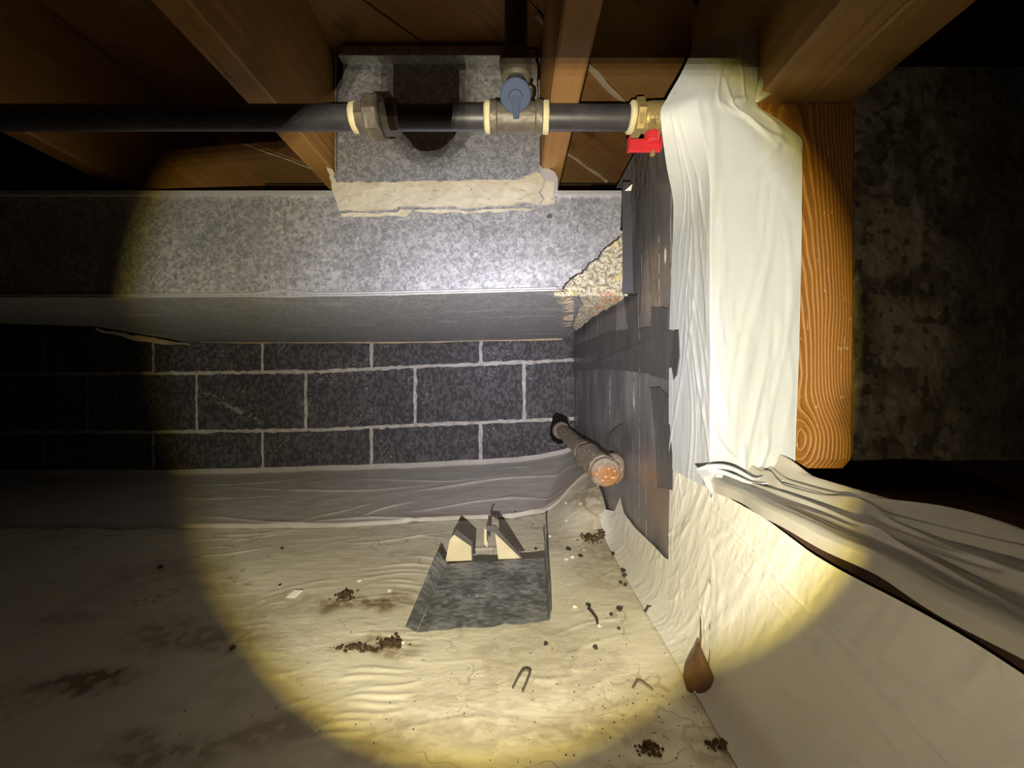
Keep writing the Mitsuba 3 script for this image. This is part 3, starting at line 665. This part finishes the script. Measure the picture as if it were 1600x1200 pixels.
put('tape', slab([(-.312, .352), (-.306, .340), (.030, .346), (.046, .352), (.055, .345), (.051, .330), (.045, .322), (.052, .312), (.044, .303), (.020, .307), (-.01, .302), (-.05, .300), (-.075, .297), (-.10, .301), (-.15, .2995), (-.195, .301), (-.196, .2955), (-.245, .294), (-.294, .293), (-.300, .310), (-.306, .328)], .6585, .0045, 31), 'plaster_mat', parent=rb, label='cracked cream plaster tape')
put('tape', slab([(.057, .343), (.072, .340), (.070, .322), (.072, .306), (.048, .303), (.055, .313), (.049, .323), (.054, .331)], .6585, .004, 32), 'plaster_mat', parent=rb)
put('tape', slab([(-.296, .2915), (-.198, .2935), (-.192, .2985), (-.172, .298), (-.18, .288), (-.23, .2865), (-.293, .2855)], .666, .003, 33), 'plaster_mat', parent=rb)
put('tape', slab([(-.172, .298), (-.10, .2995), (-.075, .2955), (-.04, .2985), (0, .301), (.044, .302), (.03, .297), (-.06, .294), (-.12, .293)], .6665, .002, 34), 'plaster_mat', parent=rb)
put('tape', slab([(-.315, .366), (-.306, .362), (-.300, .345), (-.296, .337), (-.305, .336)], .657, .003, 35, .006), 'plaster_mat', parent=rb)
put('tape', slab([(.02, .349), (.042, .358), (.05, .352), (.044, .345)], .6575, .005, 36, .006), 'plaster_mat', parent=rb)

# black rubber edge strip hanging by the duct's end
es = thing('edge_strip', 'narrow black rubber strip standing upright at the right end of the duct', 'rubber strip')
put('strip', hull([(.1905, .664, .153), (.2075, .664, .153), (.1905, .6595, .153), (.2075, .6575, .153), (.1905, .664, .344), (.203, .664, .344), (.1905, .6605, .344), (.203, .6595, .344), (.190, .660, .25), (.2055, .658, .25)]), 'rubber_mat', parent=es)
put('white_chip', hull([(.192, .6565, .327), (.205, .6545, .338), (.203, .6565, .327), (.201, .6585, .335)]), 'white_bit_mat', parent=es)

# ------------------------------------------------------------------ black tape on the side wall
def tape(pts, label, x=.2265, th=.0012, seed=0, amp=.0012):
    pg = jag(pts, .02, amp, seed).segmentize(.02)
    m_ = trimesh.creation.extrude_polygon(pg, th)
    yv, hv_, w = m_.vertices.T
    d = .003 * (meshkit.noise(np.stack([yv * 40, hv_ * 40, 0 * yv], -1)) - .5)
    curl = -.010 * ss(.545, .50, yv) if pts[0][0] > 1 else 0
    m_.vertices = np.stack([x - w + d * 0.4 + curl, yv, hv_ + H], 1); m_.fix_normals()
    k = thing('tape_strip', label, 'tape'); scene[k] = ply(m_, 'tape_mat')
tape([(1.40, .132), (.90, .118), (.666, .094), (.55, .078), (.498, .067), (.493, .035), (.503, .011), (.535, .003), (.6825, .018), (.91, .032), (1.407, .044)], 'wide horizontal band of black tape across the side wall, its end lapping the white wrap', seed=41)
tape([(.622, -.008), (.585, -.008), (.552, -.02), (.537, -.10), (.537, -.15), (.593, -.163), (.60, -.08)], 'upright strip of black tape on the side wall below the horizontal band', x=.2255, seed=42)
tape([(.615, .121), (.552, .105), (.549, .066), (.62, .0775)], 'short upright strip of black tape above the horizontal band', x=.2245, seed=43)
tape([(.77, .172), (.682, .158), (.678, .018), (.735, .020), (.74, .10)], 'tall upright strip of black tape just under the torn duct corner', x=.2250, seed=44)
def curl_tape():
    s = np.linspace(0, 1, 20); w = np.linspace(-1, 1, 7)
    S, Wd = np.meshgrid(s, w, indexing='ij')
    return grid(np.stack([.224 - .022 * np.sin(np.pi * S) * (.5 + .2 * Wd), .78 + .035 * Wd * np.sin(np.pi * np.clip(S + .08, 0, 1)) + .02 * S, H - .085 - .075 * S], -1))
k = thing('tape_strip', 'small glossy curl of black tape peeling off the wall above the rusty pipe', 'tape'); scene[k] = ply(curl_tape(), 'tape_mat', True)

# ------------------------------------------------------------------ gas pipe with union, tee, stopper and valve
PY, PH, PR = .47, .323, .0142
gp = thing('gas_pipe', 'black iron gas pipe with union, tee and brass valve running below the joists', 'pipe')
def along(x0, prof, mat, name, n=40, parent=gp, **k): return put(name, lathe((x0, PY, PH), (1, 0, 0), prof, n, **k), mat, parent=parent, smooth=35)
along(-1.3, [(0, PR), (1.115, PR)], 'pipe_mat', 'pipe_length')
along(-.136, [(0, PR), (.112, PR)], 'pipe_mat', 'pipe_length')
along(.036, [(0, PR), (.108, PR)], 'pipe_mat', 'pipe_length')
un = along(-.190, [(0, .0155), (.003, .0172), (.014, .0185), (.018, .0185)], 'iron_mat', 'union', n=8, ang0=.3)
put('nut', lathe((-.176, PY, PH), (1, 0, 0), [(0, .0235), (.002, .0262), (.017, .0262), (.019, .0235)], 8, ang0=.2), 'iron_mat', parent=un)
put('collar', lathe((-.157, PY, PH), (1, 0, 0), [(0, .0185), (.002, .0196), (.018, .0196), (.021, .016)], 8, ang0=.5), 'iron_mat', parent=un)
def dope(x0, w, r, seed): return put('pipe_dope', lathe((x0, PY, PH), (1, 0, 0), [(0, PR + .0003), (w * .3, r), (w, r), (w * 1.02, PR)], 36, .0014, seed), 'dope_mat', parent=gp, smooth=True)
dope(-.196, .008, .0165, 1); dope(-.034, .009, .0178, 2); dope(.036, .008, .0175, 3); dope(.141, .007, .0178, 4)
te = along(-.027, [(0, .0172), (.001, .0186), (.008, .0186), (.0095, .0168), (.0545, .0168), (.056, .0186), (.063, .0186), (.064, .0172)], 'iron_mat', 'tee')
bd = np.array([0, -.45, .89]); b0 = np.array([.006, PY, PH])
put('branch', lathe(b0, bd, [(0, .0165), (.020, .0165), (.0215, .0188), (.028, .0188), (.0285, .0155), (.018, .0145)], 40), 'iron_mat', parent=te, smooth=35)
put('branch_dope', lathe(b0, bd, [(.0262, .0186), (.0295, .0180), (.0300, .0158), (.026, .0148)], 40, .0008, 7), 'dope_mat', parent=te, smooth=True)
put('nipple', rod((.005, PY + .006, PH + .012), (.005, PY + .006, .385), .0125), 'pipe_mat', parent=gp, smooth=35)
ri = put('riser_pipe', rod((.005, PY + .006, .396), (.005, PY + .006, .575), PR), 'pipe_mat', parent=gp, smooth=35)
put('elbow_collar', cat_(lathe((.005, PY + .006, .372), (0, 0, 1), [(0, .0145), (.003, .0178), (.020, .0205), (.027, .0205), (.030, .018)], 32), hull([(.018, PY, .386), (.031, PY, .386), (.031, PY, .377), (.026, PY, .383), (.018, PY + .012, .386), (.031, PY + .012, .386), (.031, PY + .012, .377), (.018, PY, .394), (.028, PY, .396), (.018, PY + .012, .394), (.028, PY + .012, .396)])), 'iron_mat', parent=ri, smooth=35)
st = thing('pipe_stopper', 'blue-grey round plastic cap with a tab hanging into the tee of the gas pipe', 'cap')
sc_ = np.array([.0040, .436, .3255])
dn = np.array([0, -.50, -.86])
put('disc', lathe(sc_, dn, [(0, .0165), (.0012, .0176), (.003, .0176), (.0042, .0162), (.0038, .008), (.006, .007), (.0062, .0035)], 40), 'blue_mat', parent=st, smooth=30)
put('tab', hull([(-.0005, .4345, .321), (.0085, .4345, .321), (-.0005, .4305, .321), (.0085, .4305, .321), (.0015, .440, .301), (.0075, .440, .301), (.0015, .4355, .301), (.0075, .4355, .301)]), 'blue_mat', parent=st)
put('screw_hole', lathe(sc_ + dn * .0059, dn, [(0, .0028), (.0008, .0026)], 16), 'blue_dark_mat', parent=st)

va = put('valve', lathe((.148, PY, PH), (1, 0, 0), [(0, .0165), (.001, .0185), (.010, .0185), (.0112, .0165), (.014, .0165), (.016, .0172), (.036, .0178), (.044, .0160), (.050, .0160)], 40), 'brass_mat', parent=gp, smooth=35, label='brass valve body')
hexn = lathe((.1485, PY, PH), (1, 0, 0), [(0, .0195), (.001, .0210), (.0095, .0210), (.0105, .0195)], 6, ang0=.60 + math.pi / 6)
put('hex_end', hexn, 'brass_mat', parent=va)
def text_at(txt, size, x, h, y, rot=0):
    m_ = meshkit.text_mesh(txt, size)
    m_.apply_translation([-m_.bounds[:, 0].mean(), -m_.bounds[:, 1].mean(), 0])
    m_.vertices[:, 2] *= .0006 / max(1e-9, np.ptp(m_.vertices[:, 2]))
    m_.apply_transform(trimesh.transformations.rotation_matrix(math.radians(rot), [0, 0, 1]))
    v = m_.vertices.copy(); q = np.stack([v[:, 0] + x, y - v[:, 2] - PY, v[:, 1] + h - PH], 1)
    ca, sa = math.cos(.60), math.sin(.60)                # turned about the pipe axis
    m_.vertices = np.stack([q[:, 0], PY + q[:, 1] * ca - q[:, 2] * sa, PH + H + q[:, 1] * sa + q[:, 2] * ca], 1)
    return m_
put('lettering', cat_(text_at('600', .0045, .1535, PH, PY - .0184, 90), text_at('CG', .0062, .1680, PH + .001, PY - .0176)), 'brass_dark_mat', parent=va)
put('stem', cat_(rod((.1675, PY - .010, .312), (.1675, PY - .012, .292), .0042), rod((.1670, PY - .012, .276), (.1670, PY - .012, .2695), .0028), rod((.1675, PY - .0195, .3005), (.1675, PY - .0195, .290), .0030)), 'brass_mat', parent=va, smooth=35)
hd = put('handle', cat_(bx(.1370, .1760, PY - .0145, PY - .0105, .2735, .2890, .0008), bx(.1370, .1385, PY - .021, PY - .0105, .2735, .2890, .0004), bx(.1745, .1760, PY - .019, PY - .0105, .2745, .2900, .0004), lathe((.1655, PY - .015, .2820), (0, 0, 1), [(0, .0065), (.002, .0085), (.011, .0090), (.0125, .0080)], 28)), 'red_mat', parent=va, smooth=35, label='red plastic handle')

# ------------------------------------------------------------------ rusty drain pipe
rp = thing('rusty_pipe', 'rusted capped drain pipe sticking out of the block wall low beside the black wall', 'pipe')
px_, ph_ = .184, -.176
put('pipe_length', lathe((px_, 1.47, ph_), (0, -1, 0), [(t_, .0235) for t_ in np.linspace(0, .60, 60)], 36, .0016, 1), 'rust_mat', parent=rp, smooth=True)
put('wall_collar', lathe((px_ - .003, 1.425, ph_), (0, -1, 0), [(0, .030), (.01, .032), (.03, .031), (.035, .025)], 30, .003, 2), 'rust_mat', parent=rp, smooth=True)
put('coupling', lathe((px_, 1.02, ph_), (0, -1, 0), [(0, .025), (.006, .0275), (.06, .0280), (.066, .0260)], 36, .0025, 3), 'rust_mat', parent=rp, smooth=True)
put('tee', cat_(lathe((px_, .93, ph_), (0, -1, 0), [(t_, r) for t_, r in [(0, .025), (.005, .031), (.03, .032), (.035, .029), (.09, .029), (.12, .0295), (.155, .030), (.17, .0305)]], 44, .003, 4),
                lathe((px_, .795, ph_), (1, 0, -.05), [(0, .027), (.018, .027), (.020, .031), (.034, .0315), (.038, .028), (.0425, .028)], 44, .003, 5)), 'rust_mat', parent=rp, smooth=True)
put('end_cap', lathe((px_, .765, ph_), (0, -1, 0), [(0, .0295), (.012, .0290), (.015, .0265), (.0165, .0235), (.0145, .0225), (.0150, .0205), (.0185, .0190), (.0165, .0165), (.0175, .013), (.020, .011), (.019, .007), (.021, .003)], 48, .0018, 6), 'rust_mat', parent=rp, smooth=True)

# ------------------------------------------------------------------ bent sheet-metal scrap on the floor
sm = thing('metal_scrap', 'bent grey sheet metal offcut with two cream tabs lying on the floor sheet', 'metal offcut')
def sheet4(a, b, c, d, n=24, m_=24, bow=0.0, amp=.0015, seed=0, edge=0.0, th=.0012):
    A, B = np.meshgrid(np.linspace(0, 1, n), np.linspace(0, 1, m_), indexing='ij')
    a, b, c, d = (np.array(q, float) for q in (a, b, c, d))
    q = ((a * (1 - A[..., None]) + b * A[..., None]) * (1 - B[..., None]) + (d * (1 - A[..., None]) + c * A[..., None]) * B[..., None])
    nrm = np.cross(b - a, d - a); nrm /= np.linalg.norm(nrm)
    if nrm[2] < 0: nrm = -nrm
    w = amp * (meshkit.fbm(np.stack([A * 4, B * 4, 0 * A + seed], -1), 3, seed) - .5) * 2 + bow * np.sin(np.pi * A) * np.sin(np.pi * B)
    if edge: q[..., 1] += edge * (meshkit.noise(np.stack([A * 9, 0 * A, 0 * A + seed], -1), seed) - .5) * np.abs(2 * B - 1)
    q = q + nrm * w[..., None]
    g1, g2 = grid(q), grid(q - nrm * th)
    N = n * m_
    idx = np.arange(N).reshape(n, m_)
    loop = np.concatenate([idx[:, 0], idx[-1, 1:], idx[-2::-1, -1], idx[0, -2:0:-1]])
    nx = np.roll(loop, -1)
    side = np.stack([loop, nx, nx + N, loop + N], 1)
    return trimesh.Trimesh(*meshkit.arrays((np.vstack([g1[0], g2[0]]), np.vstack([g1[1], g2[1][:, ::-1] + N, side])))[:2], process=False)
a_, b_, c_, d_ = (-.131, .528, .006), (.051, .548, .009), (.056, .672, .043), (-.112, .664, .036)
put('panel', sheet4(a_, b_, c_, d_, bow=.003, edge=.006, seed=2), 'scrap_mat', parent=sm, smooth=40)
put('flange', sheet4((-.1315, .528, .0065), (-.112, .664, .0365), (-.1285, .664, .058), (-.1475, .529, .013), bow=.002, seed=3), 'scrap_mat', parent=sm, smooth=40)
put('flange', sheet4((.0515, .548, .0085), (.0565, .672, .0425), (.0580, .674, .078), (.0560, .550, .020), seed=4, amp=.001), 'scrap_mat', parent=sm, smooth=40)
put('hook', tube([(.0583, .6735, .072 - H), (.0575, .675, .079 - H), (.0565, .678, .090 - H), (.0575, .681, .098 - H)], [.0018, .0015, .0022, .0010], 6), 'scrap_hook_shadow_mat', parent=sm)
def tab_mesh(poly, y, lean, th=.0014):
    m_ = trimesh.creation.extrude_polygon(Polygon(poly).segmentize(.008), th)
    x, z, w = m_.vertices.T
    m_.vertices = np.stack([x, y + lean * (z - .038) - w + .10 * (x + .03) ** 2 * 8, z], 1); m_.fix_normals()
    return m_
t1 = put('tab', tab_mesh([(-.117, .036), (-.0695, .040), (-.0715, .066), (-.101, .083), (-.110, .072)], .668, .15), 'cream_mat', parent=sm, label='cream-faced tab')
put('tab_shadow', tab_mesh([(-.0715, .064), (-.0680, .072), (-.098, .092), (-.103, .083)], .6665, .15, .003), 'scrap_hook_shadow_mat', parent=t1)  # dark strip standing in for the shadow above the tab
put('tab_shadow', tab_mesh([(-.0698, .040), (-.0675, .040), (-.0690, .070), (-.0715, .067)], .667, .15, .003), 'scrap_hook_shadow_mat', parent=t1)  # dark strip standing in for the shadow at the tab side
t2 = put('tab', tab_mesh([(-.024, .041), (.0185, .042), (-.030, .085)], .671, .15), 'cream_mat', parent=sm)
put('tab_shadow', tab_mesh([(.0160, .043), (.0200, .043), (-.030, .098), (-.045, .098), (-.045, .090), (-.031, .086)], .6695, .15, .003), 'scrap_hook_shadow_mat', parent=t2)  # dark strip standing in for the shadow along the slanted tab
t3 = put('tab', tab_mesh([(-.049, .066), (-.043, .060), (-.043, .09), (-.049, .092)], .673, .1), 'cream_mat', parent=sm)
put('hook', tube([(-.0435, .676, .070 - H), (-.0435, .677, .100 - H), (-.041, .678, .108 - H), (-.038, .679, .107 - H)], [.0012, .0018, .0015, .0010], 6), 'scrap_hook_shadow_mat', parent=t3)

# ------------------------------------------------------------------ leaf, wire bits, twig
lf = thing('dry_leaf', 'brown dry leaf with a thin stalk leaning against the foot of the side wall', 'leaf')
def leaf():
    v = np.linspace(0, 1, 26); s = np.linspace(-1, 1, 15)
    V, S = np.meshgrid(v, s, indexing='ij')
    w = .0190 * np.interp(V, [0, .06, .2, .4, .6, .8, 1], [.62, .88, 1, .84, .55, .25, .02])
    z = .004 + .049 * V - .004 * np.abs(S) * (1 - V) + .0035 * np.sin(S * 9 + 1) * (V < .08)
    x = .211 + S * w * .8 + .002 * V
    y = .423 - S * w * .55 + .0035 * S * S + .012 * V
    return grid(np.stack([x, y, z + zs(.20, .42)], -1))
put('blade', leaf(), 'leaf_mat', parent=lf, smooth=True)
z0 = zs(.20, .42) - H
put('stalk', tube([(.2125, .432, z0 + .05), (.2145, .435, z0 + .062), (.2155, .437, z0 + .078)], [.0009, .0007, .0006], 6), 'leaf_mat', parent=lf)
def wire(name, pts, r, label, cat, mat='wire_mat', **k):
    q = [(x, y, zs(x, y) + dz + r - H) for x, y, dz in pts]
    t_ = thing(name, label, cat); scene[t_] = ply(tube(q, r, 8), mat, True)
wire('wire_staple', [(.001, .433, .001), (.007, .444, .004), (.0125, .4525, .005), (.0165, .4545, .005), (.0205, .4535, .005), (.0215, .450, .005), (.0165, .438, .003), (.012, .428, .001)], .0013, 'U-shaped bent wire staple lying on the dirty floor sheet', 'staple')
wire('wire_bit', [(.138, .437, .0), (.145, .4435, .003), (.150, .442, .003), (.160, .434, .0)], .0012, 'thin bent dark wire near the right rim of the light circle', 'wire')
wire('curled_scrap', [(.203, .583, .0), (.209, .589, .004), (.216, .585, .005), (.221, .576, .004), (.220, .566, .0)], .0022, 'small dark curl of rubber on the floor near the side wall', 'scrap', 'dark_bit_mat')
wire('curled_scrap', [(.118, .606, .0), (.121, .596, .003), (.117, .586, .004), (.121, .575, .004), (.125, .565, .001), (.124, .556, 0)], .0018, 'long wavy dark curl of rubber right of the metal offcut', 'scrap', 'dark_bit_mat')
wire('twig', [(.172, .935, .002), (.190, .90, .004), (.212, .885, .003)], .0016, 'short pale twig in the dirt under the rusty pipe', 'twig', 'twig_mat')

# ------------------------------------------------------------------ clumps, crumbs, chips
def lump(x, y, r, seed, flat=.6, sub=2, rough=.95):
    m_ = trimesh.creation.icosphere(subdivisions=sub, radius=1)
    v = m_.vertices * (1 + rough * (meshkit.fbm(m_.vertices * 1.7 + seed * 3.1, 3, seed)[:, None] - .5) * 2)
    v[:, 2] *= flat
    v = v * r
    v[:, 2] += -v[:, 2].min() - .0006
    m_.vertices = v + [x, y, zs(x, y)]
    return m_
def clump(x, y, rx, ry, n, seed, r=(.0006, .0023)):
    g = np.random.default_rng(seed); out = []
    for i in range(int(n * 3.2)):
        a, b = g.normal(0, .5, 2)
        q = lump(x + a * rx, y + b * ry, g.uniform(*r), seed * 50 + i, .8, 1)
        q.vertices[:, 2] += max(0, .004 * (1 - abs(a) - abs(b))); out.append(q)
    return cat_(*out)
for x, y, rx, ry, n_, sd, lb in [(-.272, .628, .016, .012, 46, 1, 'dark clod of dirt at the end of the brown stain left of the metal offcut'),
                                 (-.160, .510, .018, .010, 50, 2, 'dark clod of dirt in front of the left corner of the metal offcut'),
                                 (-.202, .501, .026, .005, 26, 3, 'thin dark trail of dirt crumbs left of the clod near the metal offcut'),
                                 (.170, .842, .020, .016, 40, 4, 'loose clump of dark dirt right of the metal offcut tabs'),
                                 (.222, .852, .016, .014, 44, 5, 'dark clod of dirt tight against the foot of the side wall'),
                                 (.200, .367, .010, .006, 14, 6, 'brown clod of dirt below the dry leaf'),
                                 (.133, .363, .014, .008, 18, 7, 'brown clod of dirt at the bottom edge of the picture')]:
    put('dirt_clod', clump(min(x, .205), y, rx, ry, n_, sd), 'dirt_mat', label=lb, cat='dirt')
G = 'dark crumbs scattered on the floor sheet'
for i, (x, y, r, w) in enumerate([(.165, .589, .006, 0), (.206, .708, .0062, 0), (.204, .693, .006, 0), (.150, .578, .0035, 0), (.152, .545, .003, 0), (.196, .663, .0045, 0), (.19, .67, .004, 0), (.110, .505, .004, 0),
                                  (.045, .51, .0035, 0), (.118, .80, .006, 0), (.138, .77, .0055, 0), (.205, .775, .006, 0), (-.187, 1.123, .008, 0), (.008, 1.005, .009, 0), (.02, 1.25, .009, 0), (-.42, 1.16, .007, 0),
                                  (-.66, .72, .005, 0), (-.365, .50, .004, 0), (-.40, .66, .0035, 0), (.05, .80, .004, 0), (-.48, .80, .004, 0), (-.15, .75, .004, 0)]):
    put('dirt_crumb', lump(x, y, r * .75, 200 + i, .75, 1), 'dark_bit_mat', label='small dark crumb lying on the plastic floor sheet', cat='crumb', group=G)
G2 = 'pale flakes scattered on the floor sheet'
for i, (x, y, r) in enumerate([(.107, .757, .0055), (.121, .768, .006), (.208, .768, .0055), (.098, .601, .006), (.126, .552, .005), (.086, .868, .005), (-.269, .673, .006), (-.205, .64, .005), (-.40, .66, .004), (.15, .80, .004),
                               (.19, .87, .004), (.13, .92, .005), (-.06, .88, .004), (-.145, .512, .004), (.17, .95, .006), (.14, 1.0, .005)]):
    put('pale_flake', lump(x, y, r * .62, 300 + i, .45, 1), 'white_bit_mat', label='small pale flake of plaster lying on the floor sheet', cat='flake', group=G2)
z1 = zs(-.358, .629) - H
put('paper_chip', hull([(-.367, .622, z1 + .001), (-.352, .622, z1 + .001), (-.348, .636, z1 + .004), (-.362, .637, z1 + .004), (-.367, .622, z1 + .002), (-.352, .622, z1 + .002), (-.348, .636, z1 + .006), (-.362, .637, z1 + .006)]), 'white_bit_mat', label='tiny square chip of white paper near the left rim of the light circle', cat='chip')
g = np.random.default_rng(77); gr = []
for i in range(620):
    k = i % 6
    cx, cy, sx_, sy_ = [(.16, .85, .05, .10), (.17, .97, .035, .06), (-.05, .41, .16, .05), (.10, .62, .09, .12), (.15, .40, .05, .04), (-.2, .6, .12, .10)][k]
    x, y = g.normal(cx, sx_), g.normal(cy, sy_)
    if not (-.8 < x < .205 and .31 < y < 1.02): continue
    q = trimesh.creation.icosphere(subdivisions=0, radius=g.uniform(.0004, .0011)); q.vertices = q.vertices * g.uniform(.5, 1.3, (len(q.vertices), 1)) * [1, 1, .6]; q.apply_translation([x, y, zs(x, y)]); gr.append(q)
put('dirt_grit', cat_(*gr), 'dirt_mat', label='fine brown grit sprinkled over the floor sheet', cat='grit', kind='stuff')

# ------------------------------------------------------------------ added unseen blocker behind the lens; its outline shades riser box and joists
ph = thing('phone_blocker', 'unseen black blocker added behind the lens to shade the riser box and joists', 'phone_blocker')
put('body', prism(Polygon([(.075, -.0137), (-.0385, -.0137), (-.0405, -.0175), (-.0485, -.0245), (-.075, -.0265), (-.082, -.02), (-.082, .075), (-.075, .082), (.068, .082), (.075, .075)]), lambda a, b, w: (a, -.016 - w, b), .007), 'blocker_mat', parent=ph)  # lower edge outlined to set where its shadow cuts the beam
put('fingertip_blocker', lathe((-.0288, -.019, -.008), (0, 0, -1), [(0, .0050), (.0125, .0050), (.0155, .0045), (.0175, .003), (.0186, .0006)], 28), 'blocker_mat', parent=ph, smooth=True)  # added rounded stub, stands in for a fingertip; casts the round shadow
